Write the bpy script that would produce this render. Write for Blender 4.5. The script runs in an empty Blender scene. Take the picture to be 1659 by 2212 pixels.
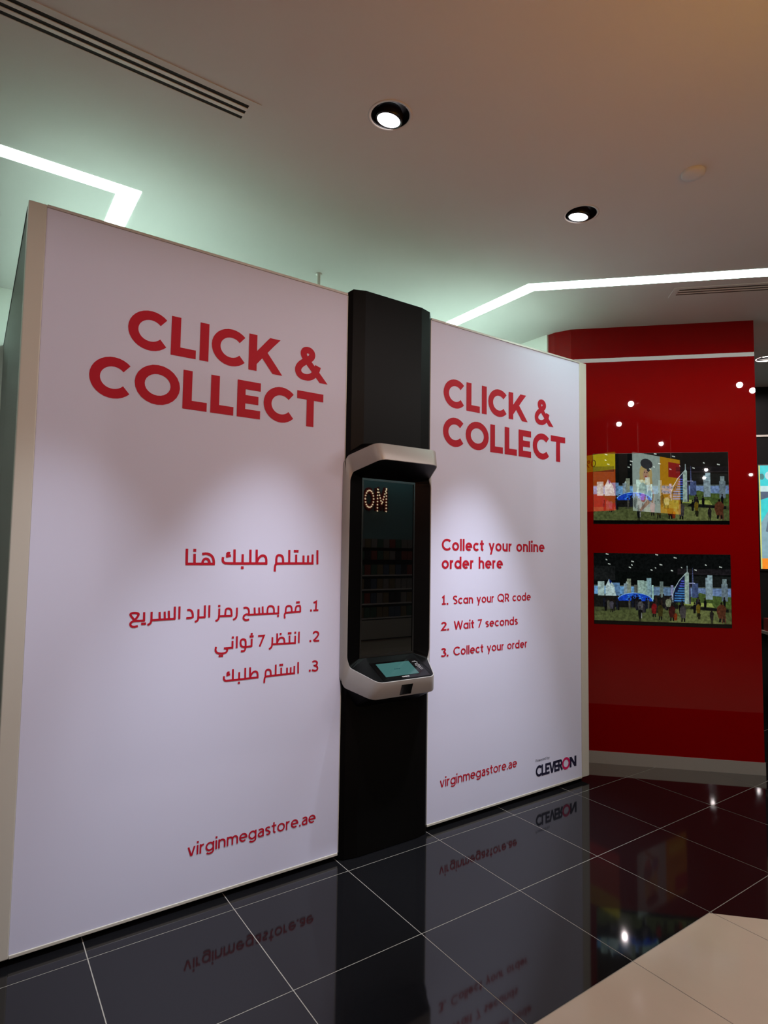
import bpy, bmesh, math, random
from mathutils import Vector, Matrix

random.seed(7)
SC = bpy.context.scene
COL = SC.collection

# ------------------------------------------------------------------ camera
cam_data = bpy.data.cameras.new('camera')
cam = bpy.data.objects.new('camera', cam_data)
COL.objects.link(cam)
YAW, PITCH, ROLL = 0.6024, 0.0645, 0.0142
fwd = Vector((math.sin(YAW) * math.cos(PITCH), math.cos(YAW) * math.cos(PITCH), math.sin(PITCH)))
r0 = Vector((math.cos(YAW), -math.sin(YAW), 0.0))
u0 = r0.cross(fwd)
rgt = r0 * math.cos(ROLL) + u0 * math.sin(ROLL)
upv = -r0 * math.sin(ROLL) + u0 * math.cos(ROLL)
cam.matrix_world = Matrix(((rgt.x, upv.x, -fwd.x, -0.4654),
                           (rgt.y, upv.y, -fwd.y, -2.6953),
                           (rgt.z, upv.z, -fwd.z, 1.6217),
                           (0, 0, 0, 1)))
cam_data.sensor_fit = 'HORIZONTAL'
cam_data.sensor_width = 36.0
cam_data.lens = 36.0 * 1300.6 / 1659.0
cam_data.clip_start = 0.05
SC.camera = cam

# ------------------------------------------------------------------ world, exposure, light levels
W = bpy.data.worlds.new('world')
SC.world = W
W.use_nodes = True
W.node_tree.nodes['Background'].inputs['Color'].default_value = (0.9, 0.75, 0.6, 1)
W.node_tree.nodes['Background'].inputs['Strength'].default_value = 0.01
SC.view_settings.view_transform = 'Standard'
SC.view_settings.look = 'None'
SC.view_settings.exposure = 0.10
SC.view_settings.gamma = 1.0
SC.view_settings.use_curve_mapping = False
LED_STRENGTH = 12.5
LED_COLOR = (0.68, 1.0, 0.90)
SPOT_WATT = 270.0          # downlights over the booth
SPOT_COLOR = (0.86, 0.91, 1.0)
REAR_WATT = 29.0          # downlights over the walkway
REAR_COLOR = (1.0, 0.85, 0.84)
BOX_STRENGTH = 5.0       # hanging light box
CEIL = 3.454

# ------------------------------------------------------------------ materials
MATS = {}
def mat(name, color, rough=0.5, metal=0.0, spec=0.5, noise=0.0, nscale=40.0, emit=None, estr=0.0, bump=0.0, ior=1.5, stretch=None):
    if name in MATS:
        return MATS[name]
    m = bpy.data.materials.new(name)
    m.use_nodes = True
    nt = m.node_tree
    b = nt.nodes['Principled BSDF']
    b.inputs['Base Color'].default_value = (*color, 1)
    b.inputs['Roughness'].default_value = rough
    b.inputs['Metallic'].default_value = metal
    b.inputs['Specular IOR Level'].default_value = spec
    b.inputs['IOR'].default_value = ior
    if emit:
        b.inputs['Emission Color'].default_value = (*emit, 1)
        b.inputs['Emission Strength'].default_value = estr
    if noise or bump:
        tc = nt.nodes.new('ShaderNodeTexCoord')
        tn = nt.nodes.new('ShaderNodeTexNoise')
        tn.inputs['Scale'].default_value = nscale
        tn.inputs['Detail'].default_value = 4
        src = tc.outputs['Object']
        if stretch:
            mp = nt.nodes.new('ShaderNodeMapping')
            mp.inputs['Scale'].default_value = stretch
            nt.links.new(src, mp.inputs['Vector'])
            src = mp.outputs['Vector']
        nt.links.new(src, tn.inputs['Vector'])
        if noise:
            mx = nt.nodes.new('ShaderNodeMix')
            mx.data_type = 'RGBA'
            mx.inputs[6].default_value = (*[c * (1 - noise) for c in color], 1)
            mx.inputs[7].default_value = (*[min(1, c * (1 + noise)) for c in color], 1)
            nt.links.new(tn.outputs['Fac'], mx.inputs[0])
            nt.links.new(mx.outputs[2], b.inputs['Base Color'])
        if bump:
            bp = nt.nodes.new('ShaderNodeBump')
            bp.inputs['Strength'].default_value = bump
            bp.inputs['Distance'].default_value = 0.002
            nt.links.new(tn.outputs['Fac'], bp.inputs['Height'])
            nt.links.new(bp.outputs['Normal'], b.inputs['Normal'])
    MATS[name] = m
    return m

def picture_mat(name, strength, rough=0.03, spec=0.5, base=0.0, grain=0.1, grain_scale=20.0):
    m = bpy.data.materials.new(name)
    m.use_nodes = True
    nt = m.node_tree
    b = nt.nodes['Principled BSDF']
    at = nt.nodes.new('ShaderNodeAttribute')
    at.attribute_name = 'ink'
    tc = nt.nodes.new('ShaderNodeTexCoord')
    tn = nt.nodes.new('ShaderNodeTexNoise')
    tn.inputs['Scale'].default_value = grain_scale
    tn.inputs['Detail'].default_value = 5
    mr = nt.nodes.new('ShaderNodeMapRange')
    mr.inputs['From Min'].default_value = .3
    mr.inputs['From Max'].default_value = .7
    mr.inputs['To Min'].default_value = 1 - grain
    mr.inputs['To Max'].default_value = 1 + grain
    vm = nt.nodes.new('ShaderNodeVectorMath')
    vm.operation = 'SCALE'
    nt.links.new(tc.outputs['Object'], tn.inputs['Vector'])
    nt.links.new(tn.outputs['Fac'], mr.inputs['Value'])
    nt.links.new(at.outputs['Color'], vm.inputs[0])
    nt.links.new(mr.outputs['Result'], vm.inputs['Scale'])
    nt.links.new(vm.outputs['Vector'], b.inputs['Emission Color'])
    b.inputs['Emission Strength'].default_value = strength
    b.inputs['Base Color'].default_value = (base, base, base, 1)
    b.inputs['Roughness'].default_value = rough
    b.inputs['Specular IOR Level'].default_value = spec
    return m

M_CEIL = mat('ceiling_paint', (0.64, 0.615, 0.595), 0.9, spec=0.2, noise=0.02, nscale=3)
M_WHITEWALL = mat('white_wall_paint', (0.80, 0.81, 0.76), 0.8, spec=0.2, noise=0.02, nscale=4)
M_DARKWALL = mat('dark_shop_wall', (0.0025, 0.0024, 0.0024), 0.6, spec=0.2, noise=0.3, nscale=5)
M_RED = mat('red_back_painted_glass', (0.215, 0.0003, 0.0008), 0.012, spec=0.28, noise=0.03, nscale=2)
M_STEEL = mat('brushed_steel', (0.55, 0.52, 0.46), 0.42, metal=0.65, noise=0.08, nscale=30, stretch=(1, 1, 60))
M_BLACKTILE = mat('black_polished_tile', (0.006, 0.006, 0.007), 0.05, spec=0.5, noise=0.3, nscale=60)
M_BEIGETILE = mat('beige_polished_tile', (0.60, 0.49, 0.385), 0.10, spec=0.5, noise=0.05, nscale=7)
M_GROUT = mat('tile_grout', (0.30, 0.28, 0.245), 0.9, noise=0.35, nscale=30)
M_PANEL = mat('printed_fabric_panel', (0.66, 0.675, 0.85), 0.75, spec=0.25, noise=0.015, nscale=500)
M_POST = mat('cream_profile', (0.56, 0.54, 0.475), 0.35, spec=0.4, noise=0.02, nscale=20, stretch=(1, 1, .05))
M_RAIL = mat('rail_grey', (0.55, 0.51, 0.47), 0.4, metal=0.3, noise=0.03)
M_SIDE = mat('booth_side_panel', (0.045, 0.06, 0.05), 0.30, spec=0.5, noise=0.05, nscale=5)
M_ROOF = mat('booth_roof', (0.86, 0.88, 0.85), 0.8, noise=0.02)
M_PLINTH = mat('plinth_shadow_black', (0.004, 0.004, 0.004), 0.7, noise=0.2)
M_INK = mat('crimson_print', (0.46, 0.004, 0.022), 0.6, spec=0.25, noise=0.03, nscale=60)
M_NAVY = mat('navy_print', (0.012, 0.010, 0.035), 0.6, spec=0.25, noise=0.05)
M_PINKINK = mat('magenta_print', (0.55, 0.01, 0.10), 0.6, spec=0.25, noise=0.05)
M_BLACK = mat('kiosk_black', (0.0022, 0.0018, 0.0016), 0.45, spec=0.10, noise=0.12, nscale=25)
M_GLOSSBLACK = mat('console_gloss_black', (0.003, 0.003, 0.003), 0.10, spec=0.3, noise=0.1)
M_SILVER = mat('silver_paint', (0.40, 0.385, 0.37), 0.4, metal=0.2, spec=0.5, noise=0.05, nscale=300)
M_SMOKED = mat('smoked_glass', (0.002, 0.0022, 0.0022), 0.01, spec=0.6, noise=0.1)
M_WHITEPLASTIC = mat('white_plastic', (0.72, 0.69, 0.66), 0.5, noise=0.02)
M_SLOT = mat('slot_dark', (0.006, 0.005, 0.004), 0.8, noise=0.2)
M_CANBLACK = mat('can_black', (0.012, 0.010, 0.011), 0.35, noise=0.1)
M_LENS = mat('lamp_lens', (0.9, 0.9, 0.9), 0.3, emit=(1.0, 0.97, 1.0), estr=5.0, noise=0.01)
M_LENSWARM = mat('lamp_lens_warm', (0.9, 0.9, 0.9), 0.3, emit=(1.0, 0.93, 0.86), estr=20.0, noise=0.01)
M_LED = mat('led_diffuser', (0.9, 0.9, 0.9), 0.5, emit=LED_COLOR, estr=LED_STRENGTH, noise=0.01)
M_WHITEINK = mat('white_print', (0.7, 0.7, 0.7), 0.5, noise=0.02)
M_SCREENTEAL = mat('touch_screen_teal', (0.0, 0.0, 0.0), 0.12, emit=(0.10, 0.30, 0.29), estr=0.43, noise=0.02)
M_SCREENINK = mat('touch_screen_ink', (0.0, 0.0, 0.0), 0.12, emit=(0.02, 0.10, 0.11), estr=0.6, noise=0.02)
M_TRIMBLACK = mat('screen_bezel', (0.008, 0.008, 0.008), 0.2, noise=0.1)

# ------------------------------------------------------------------ mesh helpers
def tag(o, label=None, cat=None, group=None, kind=None):
    if label: o['label'] = label
    if cat: o['category'] = cat
    if group: o['group'] = group
    if kind: o['kind'] = kind
    return o

def link(name, me, m, parent=None):
    o = bpy.data.objects.new(name, me)
    COL.objects.link(o)
    if m is not None and not me.materials:
        me.materials.append(m)
    if parent is not None:
        o.parent = parent
        if parent.type == 'EMPTY':          # meshes are written in world coordinates
            o.matrix_parent_inverse = Matrix.Translation(-parent.location)
    return o

def meshobj(name, verts, faces, m, parent=None, smooth=False):
    me = bpy.data.meshes.new(name)
    me.from_pydata([tuple(v) for v in verts], [], faces)
    me.validate()
    bm = bmesh.new()
    bm.from_mesh(me)
    bmesh.ops.recalc_face_normals(bm, faces=bm.faces)
    bm.to_mesh(me)
    bm.free()
    if smooth:
        for p in me.polygons:
            p.use_smooth = True
    return link(name, me, m, parent)

def empty(name, loc, label=None, cat=None, group=None):
    o = bpy.data.objects.new(name, None)
    o.empty_display_size = 0.05
    COL.objects.link(o)
    o.location = loc
    tag(o, label, cat, group)
    return o

def bm_obj(name, bm, m, parent=None, smooth=False):
    bmesh.ops.recalc_face_normals(bm, faces=bm.faces)
    me = bpy.data.meshes.new(name)
    bm.to_mesh(me)
    bm.free()
    if smooth:
        for p in me.polygons:
            p.use_smooth = True
    return link(name, me, m, parent)

def bm_box(bm, lo, hi, bevel=0.0):
    vs = [bm.verts.new((x, y, z)) for x in (lo[0], hi[0]) for y in (lo[1], hi[1]) for z in (lo[2], hi[2])]
    fs = [(0, 1, 3, 2), (4, 6, 7, 5), (0, 4, 5, 1), (2, 3, 7, 6), (0, 2, 6, 4), (1, 5, 7, 3)]
    faces = [bm.faces.new([vs[i] for i in f]) for f in fs]
    if bevel:
        es = list({e for f in faces for e in f.edges})
        bmesh.ops.bevel(bm, geom=es, offset=bevel, segments=2, affect='EDGES', profile=0.5)

def box(name, lo, hi, m, parent=None, bevel=0.0, off=None):
    bm = bmesh.new()
    if off is not None:
        lo = [a - b for a, b in zip(lo, off)]
        hi = [a - b for a, b in zip(hi, off)]
    bm_box(bm, lo, hi, bevel)
    return bm_obj(name, bm, m, parent)

def prism(name, poly, z0, z1, m, parent=None):
    """vertical prism over a plan polygon"""
    n = len(poly)
    v = [(x, y, z0) for x, y in poly] + [(x, y, z1) for x, y in poly]
    f = [tuple(range(n))[::-1], tuple(range(n, 2 * n))]
    f += [(i, (i + 1) % n, n + (i + 1) % n, n + i) for i in range(n)]
    return meshobj(name, v, f, m, parent)

def lathe(bm, prof, seg=32, center=(0, 0, 0), mtx=None):
    rings = []
    for r, z in prof:
        ring = []
        for k in range(seg):
            a = 2 * math.pi * k / seg
            p = Vector((r * math.cos(a), r * math.sin(a), z))
            if mtx is not None:
                p = mtx @ p
            ring.append(bm.verts.new(p + Vector(center)))
        rings.append(ring)
    for a, b in zip(rings[:-1], rings[1:]):
        for k in range(seg):
            bm.faces.new((a[k], a[(k + 1) % seg], b[(k + 1) % seg], b[k]))
    return rings

# ------------------------------------------------------------------ flat lettering: stroked glyphs
def stroke_quads(pts, w, closed=False):
    """list of quads (4 points in 2-D) along a polyline with mitred joints and butt ends"""
    P = [Vector(p) for p in pts]
    n = len(P)
    L, R = [], []
    for i in range(n):
        if closed:
            a, c = P[(i - 1) % n], P[(i + 1) % n]
        else:
            a, c = P[max(i - 1, 0)], P[min(i + 1, n - 1)]
        b = P[i]
        d1 = (b - a).normalized() if (b - a).length > 1e-9 else None
        d2 = (c - b).normalized() if (c - b).length > 1e-9 else None
        d1 = d1 or d2
        d2 = d2 or d1
        n1 = Vector((-d1.y, d1.x)); n2 = Vector((-d2.y, d2.x))
        nn = n1 + n2
        if nn.length < 1e-6:
            nn = n1
        nn.normalize()
        k = 1 / max(nn.dot(n1), 0.45)
        L.append(b + nn * w / 2 * k)
        R.append(b - nn * w / 2 * k)
    q = []
    for i in range(n if closed else n - 1):
        j = (i + 1) % n
        q.append((L[i], R[i], R[j], L[j]))
    return q

def arc(cx, cy, rx, ry, a0, a1, n=14):
    return [(cx + rx * math.cos(math.radians(a0 + (a1 - a0) * i / n)), cy + ry * math.sin(math.radians(a0 + (a1 - a0) * i / n))) for i in range(n + 1)]

def glyph(ch, w):
    """(advance width, open strokes, closed strokes, dots) for cap height 1, x-height X"""
    h = w / 2
    X = 0.73
    o, c, d = [], [], []
    bw = 0.70                      # bowl width of lower case
    bx, by = bw / 2, X / 2
    rx, ry = bw / 2 - h, X / 2 - h
    if ch == 'C':
        o.append(arc(.52, .5, .52 - h, .5 - h, 42, 318, 24)); adv = .93
    elif ch == 'O':
        c.append(arc(.54, .5, .54 - h, .5 - h, 0, 345, 23)); adv = 1.08
    elif ch == 'Q':
        c.append(arc(.54, .5, .54 - h, .5 - h, 0, 345, 23)); o.append([(.58, .26), (.98, -.06)]); adv = 1.08
    elif ch == 'L':
        o.append([(h, 1), (h, h), (.62, h)]); adv = .64
    elif ch == 'I':
        o.append([(h, 0), (h, 1)]); adv = w
    elif ch == 'K':
        o += [[(h, 0), (h, 1)], [(w * .45, .22), (.62, .85), (.86, 1.12)], [(.36, .60), (.76, .10), (.90, -.08)]]; adv = .86
    elif ch == 'E':
        o += [[(.66, h), (h, h), (h, 1 - h), (.66, 1 - h)], [(h, .5), (.60, .5)]]; adv = .68
    elif ch == 'T':
        o += [[(0, 1 - h), (.84, 1 - h)], [(.42, 0), (.42, 1 - w * .9)]]; adv = .84
    elif ch == 'N':
        o += [[(h, 0), (h, 1)], [(.78 - h, 0), (.78 - h, 1)], [(h * .6, 1.06), (.78 - h * .6, -.06)]]; adv = .78
    elif ch == 'V':
        o += [[(h * .7, 1.1), (.42, -.04)], [(.84 - h * .7, 1.1), (.42, -.04)]]; adv = .84
    elif ch == 'M':
        o += [[(h, 0), (h, 1)], [(.95 - h, 0), (.95 - h, 1)], [(h, 1), (.475, .3), (.95 - h, 1)]]; adv = .95
    elif ch == 'W':
        o += [[(h * .6, 1.08), (.33, -.05)], [(.30, -.05), (.615, 1.05)], [(.585, 1.05), (.90, -.05)], [(.87, -.05), (1.2 - h * .6, 1.08)]]; adv = 1.2
    elif ch == 'S':
        o.append([(.56, .84)] + arc(.33, .745, .235, .255 - h, 50, 180, 10) + [(.13, .62), (.34, .52), (.52, .42)][:2] + arc(.32, .265, .24, .265 - h, 62, -140, 14)); adv = .64
    elif ch == 'R':
        o += [[(h, 0), (h, 1 - h), (.38, 1 - h)] + arc(.38, .68, .27 - h, .32 - h, 90, -90, 10) + [(h, .36 + h)], [(.36, .40), (.64, 0)]]; adv = .68
    elif ch == 'P':
        o += [[(h, 0), (h, 1 - h), (.38, 1 - h)] + arc(.38, .68, .27 - h, .32 - h, 90, -90, 10) + [(h, .36 + h)]]; adv = .66
    elif ch == '&':
        pts = [(1.02, -.10), (.62, .335), (.34, .63), (.265, .75), (.29, .86), (.40, .905), (.515, .87), (.555, .765), (.50, .665), (.36, .575), (.19, .455), (.10, .31), (.13, .17), (.25, .095), (.42, .09), (.57, .16), (.68, .30), (.735, .48)]
        pts = smooth_stroke(smooth_stroke(pts))
        o.append(pts); adv = .95
    elif ch == 'o':
        c.append(arc(bx, by, rx, ry, 0, 345, 23)); adv = bw
    elif ch == 'c':
        o.append(arc(bx, by, rx, ry, 45, 315, 18)); adv = bw * .9
    elif ch == 'e':
        o.append([(w * .6, by)] + arc(bx, by, rx, ry, 0, 310, 20)); adv = bw
    elif ch == 'q1':           # one-storey a
        c.append(arc(bx, by, rx, ry, 0, 345, 23)); o.append([(bw - h, 0), (bw - h, X)]); adv = bw
    elif ch == 'a':            # two-storey a
        o += [[(.09, X * .86)] + arc(.30, X - .20, .22 - h * .4, .20 - h, 120, 0, 8) + [(.52 - h * .4, 0)],
              [(.52 - h * .4, X * .58), (.28, X * .58)] + arc(.24, X * .30, .20 - h * .6, X * .30 - h, 90, 270, 10) + [(.34, h), (.52 - h * .4, X * .24)]]; adv = .56
    elif ch == 'd':
        c.append(arc(bx, by, rx, ry, 0, 345, 23)); o.append([(bw - h, 0), (bw - h, 1.03)]); adv = bw
    elif ch == 'b':
        c.append(arc(bx, by, rx, ry, 0, 345, 23)); o.append([(h, 0), (h, 1.03)]); adv = bw
    elif ch == 'g':
        c.append(arc(bx, by, rx, ry, 0, 345, 23)); o.append([(bw - h, X), (bw - h, 0)] + arc(bx, 0.0, bx - h, .26 - h, 0, -150, 12)); adv = bw
    elif ch == 'h':
        o += [[(h, 0), (h, 1.03)], arc(.30, X - .30, .30 - h, .30 - h, 180, 0, 12) + [(.60 - h, 0)]]; adv = .60
    elif ch == 'n':
        o += [[(h, 0), (h, X)], arc(.30, X - .30, .30 - h, .30 - h, 180, 0, 12) + [(.60 - h, 0)]]; adv = .60
    elif ch == 'm':
        o += [[(h, 0), (h, X)], arc(.27, X - .27, .27 - h, .27 - h, 180, 0, 10) + [(.54 - h, 0)],
              arc(.81 - w, X - .27, .27 - h, .27 - h, 180, 0, 10) + [(1.08 - w - h, 0)]]; adv = 1.08 - w
    elif ch == 'u':
        o += [[(h, X)] + arc(.30, .30, .30 - h, .30 - h, 180, 360, 12), [(.60 - h, 0), (.60 - h, X)]]; adv = .60
    elif ch == 'r':
        o += [[(h, 0), (h, X)], arc(.30, X - .32, .30 - h, .32 - h, 180, 80, 8)]; adv = .37
    elif ch == 'i':
        o.append([(h, 0), (h, X)]); d.append((h, .96)); adv = w
    elif ch == 'l':
        o.append([(h, 0), (h, 1.03)]); adv = w
    elif ch == 't':
        o += [[(.20, X + .22), (.20, .20)] + arc(.38, .20, .18, .20 - h, 180, 265, 6), [(0, X - h), (.42, X - h)]]; adv = .42
    elif ch == 's':
        o.append([(.44, X * .84)] + arc(.26, X * .745, .18, X * .255 - h, 50, 180, 8) + [(.12, X * .60), (.28, X * .51)] + arc(.26, X * .265, .18, X * .265 - h, 62, -140, 10)); adv = .50
    elif ch == 'v':
        o += [[(h * .7, X + .08), (.31, -.04)], [(.62 - h * .7, X + .08), (.31, -.04)]]; adv = .62
    elif ch == 'w':
        o += [[(h * .7, X + .06), (.25, -.04)], [(.23, -.04), (.46, X + .04)], [(.44, X + .04), (.67, -.04)], [(.65, -.04), (.90 - h * .7, X + .06)]]; adv = .90
    elif ch == 'y':
        o += [[(h * .7, X + .08), (.345, .0)], [(.64 - h * .7, X + .08), (.21, -.34)]]; adv = .64
    elif ch == '1':
        o += [[(.06, .80), (.28, 1 - h * .4), (.28, h)], [(.02, h), (.54, h)]]; adv = .56
    elif ch == '2':
        o.append(arc(.30, .70, .27 - h * .4, .30 - h, 165, -30, 12) + [(.10, h), (.62, h)]); adv = .62
    elif ch == '3':
        o += [arc(.28, .745, .24 - h * .4, .255 - h, 150, -90, 12), arc(.28, .28, .29 - h * .4, .28 - h + .02, 90, -150, 14)]; adv = .58
    elif ch == '7':
        o += [[(0, 1 - h), (.56, 1 - h)], [(.54, 1.02), (.13, -.04)]]; adv = .56
    elif ch == '0':
        c.append(arc(.32, .5, .32 - h, .5 - h, 0, 345, 23)); adv = .64
    elif ch == '%':
        c += [arc(.20, .78, .20 - h, .22 - h, 0, 345, 15), arc(.72, .22, .20 - h, .22 - h, 0, 345, 15)]; o.append([(.74, 1), (.18, 0)]); adv = .92
    elif ch == '.':
        d.append((h, h)); adv = w
    else:
        adv = .34
    lo = -.29 if ch == 'y' else 0.0
    hi = X if ch in 'vwy' else 1.0
    return adv, o, c, d, ((lo, hi) if ch in 'KVNWMvwy7&' else None)

def cut_band(poly, lo, hi):
    for sgn, lim in ((1, hi), (-1, -lo)):
        out = []
        for i in range(len(poly)):
            p, q = poly[i], poly[(i + 1) % len(poly)]
            a, b = sgn * p[1] - lim, sgn * q[1] - lim
            if a <= 0:
                out.append((p[0], p[1]))
            if a * b < 0:
                t = a / (a - b)
                out.append((p[0] + (q[0] - p[0]) * t, p[1] + (q[1] - p[1]) * t))
        poly = out
    return poly

def smooth_stroke(pts):
    """round the inner joints of a drawn stroke a little"""
    if len(pts) < 4:
        return pts
    out = [pts[0]]
    for a, b in zip(pts[:-1], pts[1:]):
        out.append((a[0] * .75 + b[0] * .25, a[1] * .75 + b[1] * .25))
        out.append((a[0] * .25 + b[0] * .75, a[1] * .25 + b[1] * .75))
    return out + [pts[-1]]

def layout(text, w, gap):
    """quads of a line in em units starting at x = 0; returns quads and total width"""
    quads, x = [], 0.0
    chars = []
    i = 0
    while i < len(text):
        chars.append('q1' if text[i] == '@' else text[i])
        i += 1
    for ch in chars:
        adv, o, c, d, band_ = glyph(ch, w)
        sw = w * .84 if ch == '&' else w
        for s in o:
            for q in stroke_quads(s, sw):
                if band_:
                    q = cut_band(q, *band_)
                if len(q) > 2:
                    quads.append([(p[0] + x, p[1]) for p in q])
        for s in c:
            quads += [[(p[0] + x, p[1]) for p in q] for q in stroke_quads(s, w, True)]
        for px, py in d:
            k = w * .58
            quads.append([(px + x - k, py - k), (px + x + k, py - k), (px + x + k, py + k), (px + x - k, py + k)])
        x += adv + gap
    return quads, x - gap

def flat_mesh(name, quads, to3d, m, parent):
    v, f = [], []
    a, b, c = (Vector(to3d(*p)) for p in ((0, 0), (1, 0), (0, 1)))
    nrm = (b - a).cross(c - a).normalized()
    for i, q in enumerate(quads):               # overlapping brush passes lie a hair above one another
        f.append(tuple(range(len(v), len(v) + len(q))))
        v += [Vector(to3d(p[0], p[1])) + nrm * (i % 97) * 6e-6 for p in q]
    me = bpy.data.meshes.new(name)
    me.from_pydata([tuple(p) for p in v], [], f)
    return link(name, me, m, parent)

PY = 0.12                       # plane of the printed panels
INK_Y = PY - 0.0012
def wall_text(text, x0, x1, zb, cap, w, gap, m, parent, label=None):
    tw = layout(text, w, gap)[1]
    kx = (x1 - x0) / tw
    start = 0
    for word in text.split(' '):                # one object for each word
        k = text.index(word, start)
        ox = layout(text[:k], w, gap)[1] + gap if k else 0.0
        start = k + len(word)
        o = flat_mesh('lettering', layout(word, w, gap)[0], lambda a, b: (x0 + (a + ox) * kx, INK_Y, zb + b * cap), m, parent)
        if label:
            o['label'] = label

# ================================================================== THE SETTING
def srgb(r, g, b):
    f = lambda c: (c / 255 / 12.92) if c <= 10 else ((c / 255 + .055) / 1.055) ** 2.4
    return (f(r), f(g), f(b))

# --- floor: grout bed with separate polished tiles
floor = box('floor', (-7, -15, -0.06), (14, 4, -0.0011), M_GROUT)
tag(floor, kind='structure')
T = 0.6
G = 0.0021
def clip(poly, a, b, c):
    """keep the part of the polygon with a*x + b*y <= c"""
    out = []
    for i in range(len(poly)):
        p, q = poly[i], poly[(i + 1) % len(poly)]
        sp, sq = a * p[0] + b * p[1] - c, a * q[0] + b * q[1] - c
        if sp <= 0:
            out.append(p)
        if sp * sq < 0:
            t = sp / (sp - sq)
            out.append((p[0] + (q[0] - p[0]) * t, p[1] + (q[1] - p[1]) * t))
    return out

def tile_mesh(poly, m):
    n = len(poly)
    v = [(x, y, 0.0) for x, y in poly] + [(x, y, -0.01) for x, y in poly]
    f = [tuple(range(n))] + [(i, n + i, n + (i + 1) % n, (i + 1) % n) for i in range(n)]
    me = bpy.data.meshes.new('floor_tile')
    me.from_pydata(v, [], f)
    me.materials.append(m)
    return me

SQ = [(G, G), (T - G, G), (T - G, T - G), (G, T - G)]
black_tile = tile_mesh(SQ, M_BLACKTILE)
beige_tile = tile_mesh(SQ, M_BEIGETILE)
DIAG = 1.187
def put_tile(me, x, y):
    o = bpy.data.objects.new('floor_tile', me)
    COL.objects.link(o)
    o.location = (x, y, 0)
    o.parent = floor
for i in range(-3, 12):
    for j in range(-9, 4):
        x, y = i * T, j * T
        if y >= -1.2 - 1e-6:
            put_tile(black_tile, x, y)
            continue
        lo, hi = x + y, x + y + 2 * T
        if hi <= DIAG:
            put_tile(beige_tile, x, y)
        elif lo >= DIAG:
            put_tile(black_tile, x, y)
        else:
            c = DIAG - x - y
            a = clip(SQ, 1, 1, c - .001)
            b = clip(SQ, -1, -1, -(c + .001))
            if len(a) > 2:
                put_tile(tile_mesh(a, M_BEIGETILE), x, y)
            if len(b) > 2:
                put_tile(tile_mesh(b, M_BLACKTILE), x, y)
# beyond the tiles that can be told apart
M_FARFLOOR = mat('far_beige_floor', (0.50, 0.40, 0.30), 0.12, noise=0.06, nscale=3)
far = box('floor_far', (-7, -15, -0.02), (14, -5.4, -0.0004), M_FARFLOOR)
tag(far, kind='structure')
far = box('floor_side', (7.2, -5.4, -0.02), (14, 4, -0.0004), mat('far_black_floor', (0.007, 0.007, 0.008), 0.05, noise=0.2, nscale=3))
tag(far, kind='structure')
far = box('floor_near', (-7, -5.4, -0.02), (-1.8, 4, -0.0004), M_FARFLOOR)
tag(far, kind='structure')

# --- ceiling with round openings for the downlights
DOWN = [  # x, y, aim, warm
    (-0.353, -0.694, (0.0, 0.12, -1.1), False),
    (0.912, -0.697, (0.45, 0.12, -1.2), False),
    (2.177, -0.694, (2.0, 0.12, -1.2), False),
]
REAR = [(2.395, -2.12), (1.62, -3.02), (3.57, -2.28), (3.548, -2.62), (1.139, -4.877),
        (-0.691, -9.745), (0.031, -8.438), (0.255, -9.929), (-1.6, -3.4), (-2.6, -1.6), (5.555, -0.173), (5.2, -3.4)]  # the two leftmost are added, unseen, as frontal fill for the panels
HOLE_R = 0.082
SEG = 28
def ceiling_mesh():
    bm = bmesh.new()
    edges = []
    def loop(pts):
        vs = [bm.verts.new((x, y, CEIL)) for x, y in pts]
        for k in range(len(vs)):
            edges.append(bm.edges.new((vs[k], vs[(k + 1) % len(vs)])))
    loop([(-7, -15), (14, -15), (14, 4), (-7, 4)])
    for d in DOWN + REAR:
        loop([(d[0] + HOLE_R * math.cos(2 * math.pi * k / SEG), d[1] + HOLE_R * math.sin(2 * math.pi * k / SEG)) for k in range(SEG)])
    bmesh.ops.triangle_fill(bm, use_beauty=True, use_dissolve=False, edges=edges)
    for f in bm.faces:
        if f.normal.z > 0:
            f.normal_flip()
    me = bpy.data.meshes.new('ceiling')
    bm.to_mesh(me)
    bm.free()
    return me
ceiling = link('ceiling', ceiling_mesh(), M_CEIL)
tag(ceiling, kind='structure')
slab = box('ceiling_slab', (-7, -15, CEIL + .16), (14, 4, CEIL + .2), M_CEIL)
tag(slab, kind='structure')

# --- walls
tag(box('wall_back', (-7, 2.3, 0), (3.6, 2.42, CEIL), M_WHITEWALL), kind='structure')
tag(box('wall_alcove', (3.45, 0.62, 0), (3.56, 2.3, CEIL), M_WHITEWALL), kind='structure')
RED_A, RED_B = (3.515, 0.427), (4.481, -0.539)
wall_right = prism('wall_right', [(3.466, 0.62), (3.466, 0.553), RED_A, RED_B, (4.60, -0.42), (4.60, -0.30), (3.66, 0.62)], 0.09, CEIL, M_RED)
tag(wall_right, kind='structure')
sk = prism('baseboard_right', [(3.47, 0.62), (3.462, 0.550), (3.5115, 0.4235), (4.4815, -0.5465), (4.606, -0.422), (4.6, -0.30), (3.66, 0.62)], 0.0, 0.092, M_STEEL)
tag(sk, kind='structure')
tag(box('wall_rear', (-7, -15.1, 0), (14, -15, CEIL), M_DARKWALL), kind='structure')
tag(box('wall_left', (-7.1, -15, 0), (-7, 4, CEIL), M_DARKWALL), kind='structure')
tag(box('wall_side', (14, -15, 0), (14.1, 4, CEIL), M_DARKWALL), kind='structure')
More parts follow.
